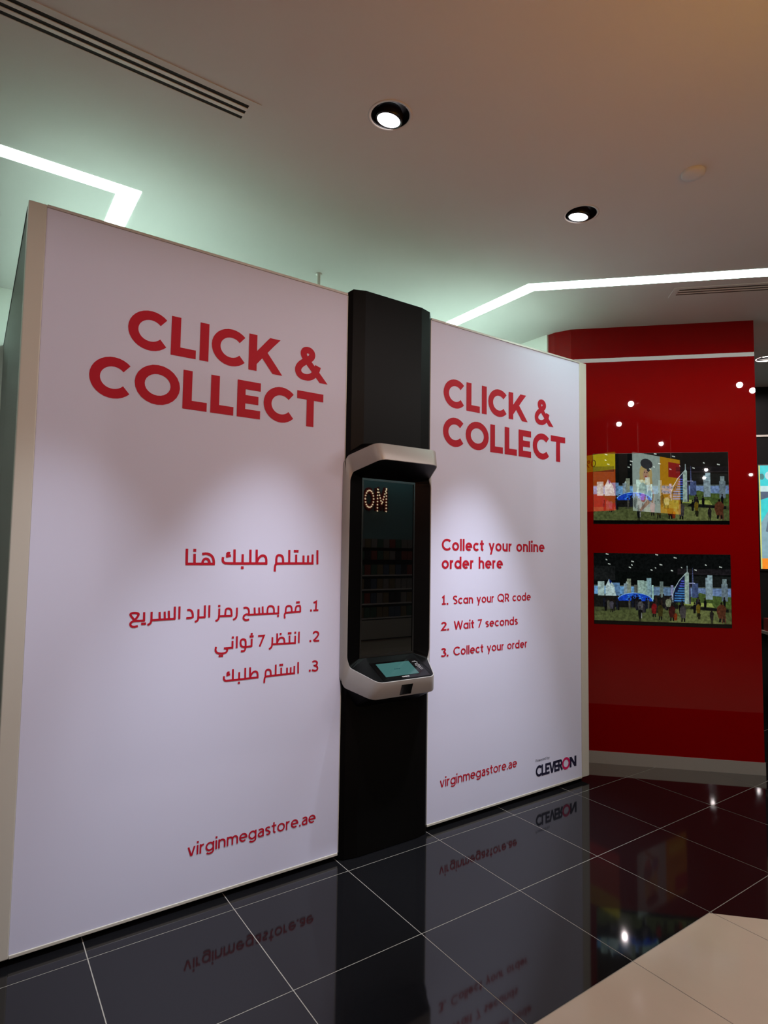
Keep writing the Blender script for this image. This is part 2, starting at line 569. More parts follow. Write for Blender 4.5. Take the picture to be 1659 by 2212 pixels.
# dark shop front across the walkway, parallel to the red wall
def shop(s, off=0.0):
    """point on the shop front, s metres to the right of its visible edge, off metres out of it"""
    k = 2 ** -.5
    return (6.49 + s * k - off * k, 0.33 - s * k - off * k)
tag(prism('wall_shopfront', [shop(-3.5), shop(4.0), shop(4.0, -.15), shop(-3.5, -.15)], 0, CEIL, M_DARKWALL), kind='structure')

# --- ceiling lights set flush: bright diffuser strips
def led_piece(poly, parent):
    n = len(poly)
    z0, z1 = CEIL - 0.0016, CEIL - 0.0003
    return prism('diffuser', poly, z0, z1, M_LED, parent)

led = empty('led_strip_light', (0.18, 0.5, CEIL - .006), 'white ceiling light strip turning a square corner above the left panel', 'ceiling light', 'ceiling light strips')
led_piece([(-2.6, 0.494), (0.183, 0.494), (0.077, 0.589), (-2.6, 0.589)], led)
led_piece([(0.183, 0.494), (0.183, 1.9), (0.077, 2.0), (0.077, 0.589)], led)
led_piece([(0.183, 1.9), (2.59, 1.9), (2.59, 2.0), (0.077, 2.0)], led)  # unseen back run, added to strengthen the glow on the ceiling
led = empty('led_strip_light', (2.605, 0.055, CEIL - .006), 'white ceiling light strip bending over the right panel toward the red wall', 'ceiling light', 'ceiling light strips')
led_piece([(2.594, 0.055), (2.706, 0.106), (2.706, 2.2), (2.594, 2.2)], led)
led_piece([(2.594, 0.055), (4.95, -2.301), (5.03, -2.218), (2.706, 0.106)], led)

# --- linear air diffusers
def air_diffuser(origin, ang, length, label):
    """origin: corner end of the slots on the ceiling, running away along ang"""
    e = empty('air_diffuser', (origin[0], origin[1], CEIL), label, 'air vent', 'linear air diffusers')
    ca, sa = math.cos(ang), math.sin(ang)
    def P(u, v):
        return (origin[0] + u * ca - v * sa, origin[1] + u * sa + v * ca)
    def bar(name, u0, u1, v0, v1, z0, m):
        return prism(name, [P(u0, v0), P(u1, v0), P(u1, v1), P(u0, v1)], z0, CEIL - .0003, m, e)
    pitch, sw = 0.037, 0.020
    for k in range(3):
        v = -pitch + k * pitch
        bar('slot', 0, length, v - sw / 2, v + sw / 2, CEIL - .0012, M_SLOT)
    for k in range(2):
        v = -pitch / 2 + k * pitch
        bar('blade', 0, length, v - (pitch - sw) / 2, v + (pitch - sw) / 2, CEIL - .004, M_WHITEPLASTIC)
    o = pitch + sw / 2
    bar('frame', -.04, length, o, o + .030, CEIL - .003, M_CEIL)
    bar('frame', -.04, length, -o - .030, -o, CEIL - .003, M_CEIL)
    bar('frame_end', -.04, 0, -o, o, CEIL - .003, M_CEIL)
    return e
air_diffuser((0.404, -0.360), math.pi, 3.0, 'long three-slot air diffuser running to the upper left corner')
air_diffuser((3.530, -0.468), -math.pi / 4, 1.9, 'three-slot air diffuser near the red wall beside the light strip')

# --- downlights
def downlight(x, y, aim, warm, label, group, watt, color, spread=95, lens_m=None):
    e = empty('downlight', (x, y, CEIL), label, 'downlight', group)
    bm = bmesh.new()
    lathe(bm, [(HOLE_R, .001), (HOLE_R, -.002), (.092, -.0025), (.094, -.001), (.094, 0)], SEG, (x, y, CEIL))
    bm_obj('trim_ring', bm, M_CEIL, e, True)
    bm = bmesh.new()
    r = lathe(bm, [(HOLE_R - .0005, .0), (.080, .03), (.078, .11)], SEG, (x, y, CEIL))
    bm.faces.new(r[-1])
    bm_obj('can', bm, M_CANBLACK, e, True)
    d = (Vector(aim) - Vector((x, y, CEIL))).normalized()
    q = d.to_track_quat('-Z', 'Y').to_matrix()
    c = Vector((x, y, CEIL + .030)) if warm else Vector((x + .010, y + .026, CEIL - .001))
    bm = bmesh.new()
    lathe(bm, [(.050, 0), (.056, -.002), (.059, .004), (.058, .03), (.045, .05)], SEG, c, q)
    bm_obj('lamp_head', bm, M_CANBLACK, e, True)
    bm = bmesh.new()
    r = lathe(bm, [(.050, .0005), (.035, -.003), (.012, -.005)], SEG, c, q)
    bm.faces.new(r[-1])
    bm_obj('lens', bm, lens_m or (M_LENSWARM if warm else M_LENS), e, True)
    L = bpy.data.lights.new('downlight_beam', 'SPOT')
    L.energy = watt
    L.color = color
    L.spot_size = math.radians(spread)
    L.spot_blend = 1.0 if spread < 100 else 0.15
    L.shadow_soft_size = 0.03
    lo = bpy.data.objects.new('downlight_beam', L)
    COL.objects.link(lo)
    lo.parent = e
    lo.matrix_parent_inverse = Matrix.Translation(-e.location)
    lo.matrix_basis = Matrix.Translation(Vector((x, y, CEIL - .012)) if warm else c + d * .012) @ q.to_4x4()
    return e
DL = ['black recessed downlight above the left panel, outside the frame',
      'black recessed downlight in the ceiling above the left panel lettering',
      'black recessed downlight in the ceiling above the kiosk and right panel']
for (x, y, a, wm), lb, k in zip(DOWN, DL, (0.55, 1.05, 1.35)):
    downlight(x, y, a, wm, lb, 'downlights over the booth', SPOT_WATT * k, SPOT_COLOR, 42)
for x, y in REAR:
    lb = 'recessed downlight over the walkway behind the viewer, seen mirrored in red glass or added as fill'
    if (x, y) == (5.555, -0.173):
        lb = 'glowing ceiling downlight just right of the red wall'
    downlight(x, y, (x, y, 0), True, lb, 'downlights over the walkway', REAR_WATT * (.45 if 3.5 < x < 3.6 else 2.2 if x > 5 else 1.0), REAR_COLOR, 176)

# --- round cover on the ceiling
bm = bmesh.new()
r = lathe(bm, [(.052, 0), (.052, -.012), (.047, -.018), (.02, -.020)], 36, (2.308, -1.236, CEIL))
bm.faces.new(r[-1])
tag(bm_obj('smoke_detector', bm, M_CEIL, None, True), 'small round white detector cover on the brown-lit ceiling', 'detector')

# --- suspension rod
bm = bmesh.new()
r = lathe(bm, [(.022, 0), (.022, -.006), (.0125, -.007), (.0125, -(CEIL - 3.021))], 20, (1.366, 0.772, CEIL))
bm.faces.new(r[-1])
tag(bm_obj('suspension_rod', bm, M_RAIL, None, True), 'short pale rod between the ceiling and the booth top', 'rod')

# ================================================================== THE BOOTH
booth = empty('click_and_collect_booth', (1.5, 0.14, 0), 'large white printed booth wall with red CLICK & COLLECT lettering either side of kiosk', 'booth')
Z0, Z1 = 0.040, 3.036
KX0, KX1 = 1.208, 1.797
panel_l = box('panel', (-0.262, PY, Z0), (KX0 - .004, PY + .03, Z1), M_PANEL, booth)
panel_l['label'] = 'left printed panel with Arabic lettering'
panel_r = box('panel', (KX1 + .004, PY, Z0), (3.215, PY + .03, Z1), M_PANEL, booth)
panel_r['label'] = 'right printed panel with English lettering'
box('post', (-0.33, PY - .006, 0.028), (-0.2625, PY + .06, 3.046), M_POST, booth, .004)
box('post', (3.2155, PY - .004, 0.03), (3.295, PY + .06, 3.046), M_POST, booth, .004)
for a, b in ((-0.262, KX0 - .004), (KX1 + .004, 3.215)):
    box('top_rail', (a, PY - .005, Z1 + .0005), (b, PY + .05, Z1 + .012), M_RAIL, booth)
    box('bottom_rail', (a, PY - .004, Z0 - .014), (b, PY + .05, Z0 - .0005), M_POST, booth, .002)
box('edge_strip', (KX0 - .0038, PY - .002, Z0), (KX0 - .0004, PY + .03, Z1), M_POST, booth)
box('edge_strip', (KX1 + .0004, PY - .002, Z0), (KX1 + .0038, PY + .03, Z1), M_POST, booth)
box('plinth', (-0.29, PY + .055, 0.0), (3.26, PY + .075, 0.06), M_PLINTH, booth)  # recessed base, the shadow of the gap put into its black
box('side_panel', (-0.328, PY + .061, 0.0), (-0.31, 1.448, 3.035), M_SIDE, booth)
box('side_panel', (-0.328, 1.452, 0.0), (-0.31, 2.295, 3.035), M_SIDE, booth)
box('side_rail', (-0.331, PY + .061, 3.0355), (-0.305, 2.295, 3.046), M_TRIMBLACK, booth)
box('side_panel', (3.276, PY + .061, 0.0), (3.293, 2.295, 3.04), M_SIDE, booth)
box('roof_panel', (-0.30, PY + .061, 3.0), (3.27, 2.295, 3.02), M_ROOF, booth)

# --- lettering
ARABIC_LABELS = ['red Arabic heading', 'red Arabic step 1', 'red Arabic step 2', 'red Arabic step 3']
HB = 0.230
def heading(parent, rows):
    for text, x0, x1, zb in rows:
        wall_text(text, x0, x1, zb, 0.1835, HB, 0.075, M_INK, parent, 'large bold red heading line')
heading(panel_l, [('CLICK &', 0.073, 1.068, 2.513), ('COLLECT', -0.075, 1.064, 2.270)])
heading(panel_r, [('CLICK &', 1.904, 2.904, 2.517), ('COLLECT', 1.902, 3.051, 2.274)])
for args in [('Collect your online', 1.899, 2.825, 1.629, .0725, .180, .10),
             ('order here', 1.900, 2.419, 1.518, .0725, .180, .10),
             ('1.', 1.902, 1.953, 1.302, .0525, .180, .10), ('Sc@n your QR code', 1.991, 2.685, 1.302, .0525, .160, .10),
             ('2.', 1.899, 1.960, 1.147, .0525, .180, .10), ('W@it 7 seconds', 2.001, 2.559, 1.147, .0525, .160, .10),
             ('3.', 1.899, 1.957, 0.991, .0525, .180, .10), ('Collect your order', 1.998, 2.649, 0.991, .0525, .160, .10),
             ('virginmegastore.ae', 1.899, 2.551, 0.228, .0560, .135, .095)]:
    wall_text(*args, M_INK, panel_r)
wall_text('virginmegastore.ae', 0.417, 1.070, 0.2275, .0560, .135, .095, M_INK, panel_l)
wall_text('Powered by', 2.731, 2.870, 0.2235, .0175, .10, .10, M_NAVY, panel_r)
# maker's wordmark: letters run into one another, the O in magenta
q, tw = layout('CLEVER', .215, -.07)
kx = 0.272 / tw
flat_mesh('lettering', q, lambda a, b: (2.732 + a * kx, INK_Y, .124 + b * .074), M_NAVY, panel_r)
q, tw = layout('N', .215, 0)
flat_mesh('lettering', q, lambda a, b: (3.081 + a * .073 / tw, INK_Y, .123 + b * .072), M_NAVY, panel_r)
q, tw = layout('O', .20, 0)
flat_mesh('lettering', q, lambda a, b: (3.000 + a * .084 / tw, INK_Y - .0004, .118 + b * .084), M_PINKINK, panel_r)

ARABIC = [
 ( [[(1.0479,1.6208),(1.0497,1.5459)],[(1.0203,1.5979),(1.0204,1.5518)],[(0.9946,1.5923),(0.9941,1.5518)],[(0.9675,1.5921),(0.968,1.5518)],[(0.9253,1.5962),(0.926,1.5518)],[(0.8861,1.6202),(0.887,1.5518)],[(1.027,1.5509),(0.8224,1.5509),(0.814,1.5475),(0.8091,1.5388),(0.8084,1.5106)],[(0.8533,1.5509),(0.8521,1.5781),(0.846,1.5894),(0.8316,1.5937),(0.8195,1.5892),(0.8155,1.5779),(0.8154,1.5483)],[(0.7093,1.6192),(0.7104,1.551)],[(0.7111,1.5569),(0.7218,1.58),(0.7384,1.5912),(0.7541,1.5879),(0.7614,1.575),(0.7622,1.5466)],[(0.7677,1.5509),(0.5551,1.5506),(0.543,1.5559),(0.538,1.5662),(0.5397,1.5815)],[(0.6768,1.6188),(0.678,1.551)],[(0.6375,1.596),(0.638,1.551)],[(0.5956,1.6186),(0.5969,1.551)],[(0.5745,1.6008),(0.5642,1.602),(0.5592,1.5965),(0.5646,1.5903)],[(0.5545,1.5836),(0.5784,1.5892)],[(0.3672,1.6188),(0.3681,1.5486)],[(0.4032,1.596),(0.4044,1.5486)],[(0.3629,1.549),(0.5007,1.5489)],[(0.4389,1.5951),(0.4593,1.5977),(0.478,1.5925),(0.4905,1.5796),(0.4953,1.562),(0.4957,1.5489)],[(0.4413,1.549),(0.4421,1.5615),(0.4491,1.5712),(0.458,1.5737),(0.4676,1.5705),(0.4737,1.5607),(0.4754,1.5489)]] , [(0.918,1.6139),(0.9317,1.6141),(0.6373,1.5304),(0.4034,1.612)] ),
 ( [[(1.032,1.3457),(1.0481,1.3531),(1.0463,1.3063)],[(1.0315,1.3066),(1.0612,1.3066)],[(0.956,1.3015),(0.9559,1.3341),(0.943,1.3346),(0.9329,1.3318),(0.929,1.3223),(0.9281,1.3046)],[(0.9577,1.3036),(0.8783,1.3028),(0.8706,1.2992),(0.8675,1.2907),(0.87,1.2733)],[(0.9081,1.3036),(0.9075,1.3242),(0.9018,1.3337),(0.8907,1.3366),(0.8792,1.334),(0.8747,1.3255),(0.8733,1.3015)],[(0.8335,1.3392),(0.8339,1.3003)],[(0.8389,1.301),(0.6738,1.3015)],[(0.8102,1.3014),(0.8098,1.3252),(0.8036,1.3358),(0.7919,1.3396),(0.7808,1.3376),(0.7751,1.3288),(0.7742,1.3015)],[(0.7484,1.3389),(0.7505,1.3017)],[(0.7301,1.3343),(0.732,1.302)],[(0.7064,1.3352),(0.7086,1.3016)],[(0.6495,1.3349),(0.662,1.3374),(0.6728,1.3327),(0.6782,1.3224),(0.6781,1.3028),(0.6627,1.3047),(0.6519,1.2969),(0.6501,1.2867),(0.6556,1.2781),(0.6667,1.2755),(0.6801,1.2783)],[(0.6165,1.3383),(0.617,1.3016),(0.6131,1.2886),(0.5993,1.2814)],[(0.5908,1.2982),(0.5894,1.3234),(0.5848,1.3335),(0.5738,1.3366),(0.5623,1.3342),(0.5599,1.3247),(0.5592,1.3003)],[(0.5925,1.3004),(0.5328,1.301)],[(0.5293,1.3381),(0.5297,1.2985),(0.5248,1.2843),(0.5122,1.2803)],[(0.5467,1.3011),(0.5288,1.3008)],[(0.4812,1.3553),(0.4817,1.298)],[(0.46,1.3555),(0.4607,1.299)],[(0.4641,1.3009),(0.4296,1.3003)],[(0.4302,1.3388),(0.431,1.2991),(0.4278,1.286),(0.4154,1.281)],[(0.3779,1.3368),(0.3908,1.3377),(0.4007,1.3296),(0.4048,1.3159),(0.4051,1.3007),(0.3752,1.3003)],[(0.3427,1.3551),(0.3433,1.298)],[(0.3218,1.3554),(0.3227,1.2991)],[(0.3265,1.3003),(0.22,1.2992)],[(0.2954,1.3377),(0.2975,1.3017)],[(0.2772,1.3344),(0.2792,1.3005)],[(0.2552,1.334),(0.257,1.2997)],[(0.2207,1.3361),(0.2214,1.2975),(0.2172,1.2842),(0.2048,1.279)],[(0.1891,1.3362),(0.1901,1.2979)],[(0.1939,1.2993),(0.1515,1.2997),(0.1394,1.2971),(0.1326,1.289),(0.1345,1.2788),(0.1474,1.2732),(0.1646,1.277)],[(0.1527,1.3001),(0.1375,1.318),(0.1311,1.3279),(0.1349,1.3336),(0.1488,1.335),(0.164,1.3322),(0.1668,1.3272),(0.1611,1.3155),(0.1489,1.3009)]] , [(1.0179,1.3072),(0.9362,1.3517),(0.947,1.3523),(0.8325,1.2881),(0.5286,1.3499),(0.1831,1.2853),(0.1937,1.2853)] ),
 ( [[(1.0341,1.1862),(1.0395,1.1951),(1.0515,1.1968),(1.0629,1.1907),(1.0648,1.18),(1.0554,1.1665),(1.0342,1.1489),(1.07,1.1481)],[(0.9517,1.2024),(0.9516,1.1448)],[(0.9306,1.183),(0.9304,1.144)],[(0.8987,1.1858),(0.8994,1.1446)],[(0.9354,1.1464),(0.8033,1.1491)],[(0.8306,1.2016),(0.831,1.148)],[(0.8315,1.1554),(0.8406,1.1744),(0.8539,1.1803),(0.866,1.1761),(0.8709,1.1638),(0.8714,1.1467)],[(0.8052,1.1843),(0.8051,1.1483),(0.8004,1.1328),(0.7882,1.127)],[(0.7288,1.1952),(0.7601,1.1954),(0.7385,1.1439)],[(0.6961,1.1845),(0.6962,1.1456)],[(0.6993,1.1486),(0.664,1.1471),(0.6483,1.1493),(0.6404,1.1574),(0.6391,1.1771),(0.6455,1.1848),(0.6576,1.1849),(0.6654,1.1785),(0.6664,1.1466),(0.6627,1.1311),(0.6552,1.1281),(0.6424,1.1285)],[(0.6205,1.2012),(0.6209,1.1449)],[(0.5993,1.1809),(0.5997,1.1459)],[(0.6041,1.1485),(0.5573,1.1483)],[(0.5649,1.1493),(0.5748,1.144),(0.5732,1.1325),(0.5623,1.1257),(0.5407,1.1253),(0.5233,1.1309),(0.5164,1.1423),(0.5191,1.1586)]] , [(1.0178,1.1498),(0.9305,1.1985),(0.8938,1.1975),(0.9041,1.1975),(0.8493,1.1976),(0.6898,1.1955),(0.7004,1.1958),(0.6951,1.2077),(0.6002,1.1968),(0.5384,1.1146),(0.5497,1.1146)] ),
 ( [[(1.0326,1.0407),(1.0427,1.0452),(1.0568,1.0423),(1.0615,1.0322),(1.055,1.0225),(1.0414,1.0222),(1.0562,1.0192),(1.0642,1.0094),(1.0615,0.998),(1.0484,0.9942),(1.0306,1.0004)],[(0.9506,1.0482),(0.9519,0.9909)],[(0.9295,1.0307),(0.9296,0.9954)],[(0.9099,1.0264),(0.9095,0.9954)],[(0.8892,1.0262),(0.8896,0.9954)],[(0.857,1.0294),(0.8575,0.9954)],[(0.8271,1.0477),(0.8278,0.9954)],[(0.9346,0.9947),(0.7785,0.9947),(0.7721,0.9921),(0.7683,0.9854),(0.7678,0.9639)],[(0.802,0.9947),(0.8011,1.0155),(0.7965,1.0242),(0.7855,1.0275),(0.7763,1.024),(0.7732,1.0154),(0.7731,0.9927)],[(0.6921,1.047),(0.693,0.9948)],[(0.6935,0.9993),(0.7017,1.017),(0.7144,1.0255),(0.7263,1.023),(0.7319,1.0131),(0.7325,0.9914)],[(0.7367,0.9947),(0.5745,0.9945),(0.5652,0.9985),(0.5614,1.0064),(0.5627,1.0181)],[(0.6673,1.0467),(0.6683,0.9948)],[(0.6373,1.0292),(0.6377,0.9948)],[(0.6054,1.0465),(0.6064,0.9948)],[(0.5893,1.0329),(0.5814,1.0338),(0.5776,1.0296),(0.5817,1.0248)],[(0.574,1.0197),(0.5922,1.024)]] , [(1.0183,0.9984),(0.8514,1.0429),(0.8619,1.0431),(0.6372,0.979)] ),
]

for (S, D), lb, w in zip(ARABIC, ARABIC_LABELS, (.0118, .0092, .0092, .0092)):
    k = w * .56
    items = [([p[0] for p in s], stroke_quads(smooth_stroke(s), w)) for s in S]
    items += [([x], [[(x - k, z - k), (x + k, z - k), (x + k, z + k), (x - k, z + k)]]) for x, z in D]
    items.sort(key=lambda it: min(it[0]))
    words, right = [], -9.0
    for xs, quads in items:                     # a wider gap starts a new word
        if min(xs) - right > w * 2.6:
            words.append([])
        words[-1] += quads
        right = max(right, max(xs))
    for quads in words:
        o = flat_mesh('lettering', quads, lambda a, b: (a, INK_Y, b), M_INK, panel_l)
        o['label'] = lb

# ================================================================== THE KIOSK
XC = 1.5025
kiosk = empty('parcel_kiosk', (XC, 0.1, 0), 'tall black parcel pick-up kiosk with silver framed window between the white panels', 'kiosk')
PROF = [(KX0, .135), (KX0, .118), (KX0 + .022, .100), (KX0 + .095, .086)]
PROF = PROF + [(2 * XC - x, y) for x, y in PROF[::-1]]
def column(name, z0, z1, chamfer_top=False):
    n = len(PROF)
    zs = [z0, z1 - .03, z1] if chamfer_top else [z0, z1]
    v = []
    for z in zs:
        for k, (x, y) in enumerate(PROF):
            zz = z
            if chamfer_top and z == z1:
                zz = z1 - (.022 if k in (0, 1, n - 1, n - 2) else (.006 if k in (2, n - 3) else 0))
            v.append((x, y, zz))
    f = []
    for s in range(len(zs) - 1):
        f += [(s * n + k, s * n + (k + 1) % n, (s + 1) * n + (k + 1) % n, (s + 1) * n + k) for k in range(n)]
    f += [tuple(range(n))[::-1], tuple(range((len(zs) - 1) * n, len(zs) * n))]
    return meshobj(name, v, f, M_BLACK, kiosk)
column('lower_cabinet', 0.004, 1.0)
column('upper_cabinet', 2.05, 3.078, True)

# silver frame: outer and inner edge, left half from top centre to bottom centre
OUT = [(XC, -.050, 2.197), (1.297, -.050, 2.197), (1.214, .100, 2.138), (1.197, .119, 2.095), (1.195, .119, 1.5),
       (1.197, .119, .945), (1.214, .100, .893), (1.297, -.050, .847), (XC, -.050, .847)]
INN = [(XC, -.085, 2.106), (1.312, -.085, 2.106), (1.238, .085, 2.048), (1.222, .086, 2.005), (1.221, .086, 1.5),
       (1.222, .086, 1.048), (1.238, .083, .998), (1.318, -.080, .938), (XC, -.080, .938)]
def fillet(P, k=.28):
    out = [Vector(P[0])]
    for a, b, c in zip(P[:-2], P[1:-1], P[2:]):
        a, b, c = Vector(a), Vector(b), Vector(c)
        r = min((b - a).length, (c - b).length) * k
        r = min(r, .035)
        p, q = b + (a - b).normalized() * r, b + (c - b).normalized() * r
        for t in (0, .25, .5, .75, 1):
            out.append(p * (1 - t) ** 2 + b * 2 * t * (1 - t) + q * t * t)
    out.append(Vector(P[-1]))
    return out
def full(P):
    L = fillet(P)
    return L + [Vector((2 * XC - p.x, p.y, p.z)) for p in L[-2:0:-1]]
O_, I_ = full(OUT), full(INN)
n = len(O_)
def ring_strip(A, B):
    return [(k, (k + 1) % n, n + (k + 1) % n, n + k) for k in range(n)]
frame = meshobj('silver_frame', O_ + I_, ring_strip(O_, I_), M_SILVER, kiosk, True)
md = frame.modifiers.new('thickness', 'SOLIDIFY')
md.thickness = 0.006
md.offset = 0
md = frame.modifiers.new('edge', 'BEVEL')
md.width = 0.0015
md.segments = 2
md.limit_method = 'ANGLE'
md.angle_limit = math.radians(50)
# black inside: soffit, jambs and console, from the frame's inner edge back to the glass
GX0, GX1, GZ0, GZ1, GY = 1.318, 1.688, 1.034, 2.026, 0.118
def to_glass(p):
    return Vector((min(max(p.x, GX0), GX1), GY, min(max(p.z, GZ0), GZ1)))
I2 = [p + Vector((0, .003, 0)) for p in I_]
B_ = []
for p in I2:
    x = XC + (p.x - XC) * 1.0
    if p.z > 2.04 or p.z < 1.01:
        gx = XC + (p.x - XC) / (XC - 1.238) * (XC - GX0)
        B_.append(Vector((min(max(gx, GX0), GX1), GY, GZ1 if p.z > 1.5 else GZ0)))
    else:
        t = (p.z - 1.01) / (2.04 - 1.01)
        B_.append(Vector((GX0 if p.x < XC else GX1, GY, GZ0 + t * (GZ1 - GZ0))))
niche = meshobj('window_surround', I2 + B_, ring_strip(I2, B_), mat('surround_black', (0.0025, 0.0025, 0.0025), 0.35, spec=0.08, noise=0.1), kiosk)
# black outside: hood on top, chin below, between the frame's outer edge and the cabinet
def outer_to(p):
    if p.z > 2.06:
        return Vector((XC + (p.x - XC) * .98, .105, p.z + .02))
    if p.z < .98:
        return Vector((XC + (p.x - XC) * .98, .105, p.z - .075))
    return Vector((p.x + (.008 if p.x < XC else -.008), .135, p.z))
C_ = [outer_to(p) for p in O_]
O2 = [p + Vector((0, .003, 0)) for p in O_]
meshobj('housing', O2 + C_, ring_strip(O2, C_), M_BLACK, kiosk)
meshobj('glass_door', *(lambda: ([(GX0 - .004, GY + .001, GZ0 - .004), (GX1 + .004, GY + .001, GZ0 - .004), (GX1 + .004, GY + .001, GZ1 + .004), (GX0 - .004, GY + .001, GZ1 + .004),
                                   (GX0 - .004, GY + .008, GZ0 - .004), (GX1 + .004, GY + .008, GZ0 - .004), (GX1 + .004, GY + .008, GZ1 + .004), (GX0 - .004, GY + .008, GZ1 + .004)],
                                  [(0, 1, 2, 3), (4, 7, 6, 5), (0, 4, 5, 1), (3, 2, 6, 7), (0, 3, 7, 4), (1, 5, 6, 2)]))(), M_SMOKED, kiosk)
for a, b in (((GX0, GZ0), (GX0 + .010, GZ1)), ((GX1 - .010, GZ0), (GX1, GZ1))):
    box('door_stile', (a[0], GY - .003, a[1]), (b[0], GY + .0005, b[1]), M_TRIMBLACK, kiosk)
for a, b in (((GX0 + .010, GZ0), (GX1 - .010, GZ0 + .012)), ((GX0 + .010, GZ1 - .012), (GX1 - .010, GZ1))):
    box('door_rail', (a[0], GY - .003, a[1]), (b[0], GY + .0005, b[1]), M_TRIMBLACK, kiosk)
# console plane through the frame's lower inner edge and the glass foot
CA, CB = Vector((0, -.077, .938)), Vector((0, GY, GZ0))
cd = (CB - CA).normalized()
cn = Vector((1, 0, 0)).cross(cd)
def cons(x, t, h=.0015):
    return Vector((x, 0, 0)) + CA + cd * t + cn * h
def cons_plate(name, x0, x1, t0, t1, h, m, parent):
    v = [cons(x0, t0, h), cons(x1, t0, h), cons(x1, t1, h), cons(x0, t1, h), cons(x0, t0, -.002), cons(x1, t0, -.002), cons(x1, t1, -.002), cons(x0, t1, -.002)]
    return meshobj(name, v, [(0, 1, 2, 3), (7, 6, 5, 4), (0, 4, 5, 1), (1, 5, 6, 2), (2, 6, 7, 3), (3, 7, 4, 0)], m, parent)
cons_plate('reader_plate', 1.352, 1.668, .010, .165, .0012, M_GLOSSBLACK, kiosk)
ts = cons_plate('touch_screen', 1.386, 1.606, .036, .148, .0028, M_SCREENTEAL, kiosk)
ts['label'] = 'glowing teal touch screen'
marks = [[(x, y), (x + l, y), (x + l, y + .006), (x, y + .006)] for x, y, l in ((0, 0, .010), (.012, 0, .016), (.030, 0, .010))]
flat_mesh('screen_mark', marks, lambda a, b: cons(1.472 + a, .088 + b, .0032), M_SCREENINK, ts)
q, tw = layout('CLEVERON', .17, .02)
flat_mesh('lettering', q, lambda a, b: cons(1.482 + a * .048 / tw, .019 + b * .0085, .0016), M_WHITEINK, kiosk)
# pictogram of a hand holding a phone beside the screen
pic = []
for s, cl in (([(0, 0), (.012, .004), (.018, .020), (.010, .036), (-.004, .034), (-.010, .018)], True), ([(.004, .008), (.010, .022), (.004, .028), (-.002, .018)], True),
              ([(.010, .036), (.020, .046)], False), ([(-.016, .050), (.020, .050)], False), ([(-.010, .056), (.014, .056)], False), ([(.0, .0), (.006, -.022)], False), ([(.012, .004), (.016, -.020)], False)):
    pic += stroke_quads(s, .0013, cl)
flat_mesh('pictogram', pic, lambda a, b: cons(1.638 + a, .085 + b, .0022), M_WHITEINK, kiosk)
# scanner window in the front of the lower band
def band(x, t, h):
    a, b = Vector((0, -.050, .847)), Vector((0, -.080, .938))
    d = (b - a)
    nn = Vector((1, 0, 0)).cross(d.normalized())
    return Vector((x, 0, 0)) + a + d * t + nn * h
v = [band(x, t, h) for h in (.0046, -.001) for x, t in ((1.467, .11), (1.5415, .11), (1.5425, .72), (1.468, .72))]
meshobj('scanner_window', v, [(0, 1, 2, 3), (7, 6, 5, 4), (0, 4, 5, 1), (1, 5, 6, 2), (2, 6, 7, 3), (3, 7, 4, 0)], M_SMOKED, kiosk)

# ================================================================== PICTURES ON SCREENS AND LIGHT BOXES
class Pic:
    """flat picture made of coloured polygons in layers, (u, v) in 0..1"""
    def __init__(self):
        self.p = []
    def poly(self, pts, rgb, layer=1):
        self.p.append((pts, srgb(*rgb), layer))
    def rect(self, u0, v0, u1, v1, rgb, layer=1):
        self.poly([(u0, v0), (u1, v0), (u1, v1), (u0, v1)], rgb, layer)
    def oval(self, u, v, ru, rv, rgb, layer=1, a0=0, a1=360, n=14):
        self.poly([(u + ru * math.cos(math.radians(a0 + (a1 - a0) * k / n)), v + rv * math.sin(math.radians(a0 + (a1 - a0) * k / n))) for k in range(n + (0 if a1 - a0 >= 360 else 1))], rgb, layer)
    def line(self, pts, w, rgb, layer=1, asp=1.0):
        for q in stroke_quads([(x * asp, y) for x, y in pts], w):
            self.poly([(p[0] / asp, p[1]) for p in q], rgb, layer)
    def text(self, s, u0, u1, v0, cap, w, rgb, layer=6):
        q, tw = layout(s, w, .09)
        for k in q:
            self.poly([(u0 + p[0] / tw * (u1 - u0), v0 + p[1] * cap) for p in k], rgb, layer)
    def build(self, name, o, du, dv, nrm, m, parent, step=.00025):
        o, du, dv, nrm = Vector(o), Vector(du), Vector(dv), Vector(nrm)
        v, f, cols = [], [], []
        for pts, rgb, layer in self.p:
            f.append(tuple(range(len(v), len(v) + len(pts))))
            v += [tuple(o + du * p[0] + dv * p[1] + nrm * (step * layer)) for p in pts]
            cols += [rgb] * len(pts)
        me = bpy.data.meshes.new(name)
        me.from_pydata(v, [], f)
        at = me.color_attributes.new('ink', 'FLOAT_COLOR', 'CORNER')
        k = 0
        for pl in me.polygons:
            for li in pl.loop_indices:
                at.data[li].color = (*cols[me.loops[li].vertex_index], 1)
        return link(name, me, m, parent)

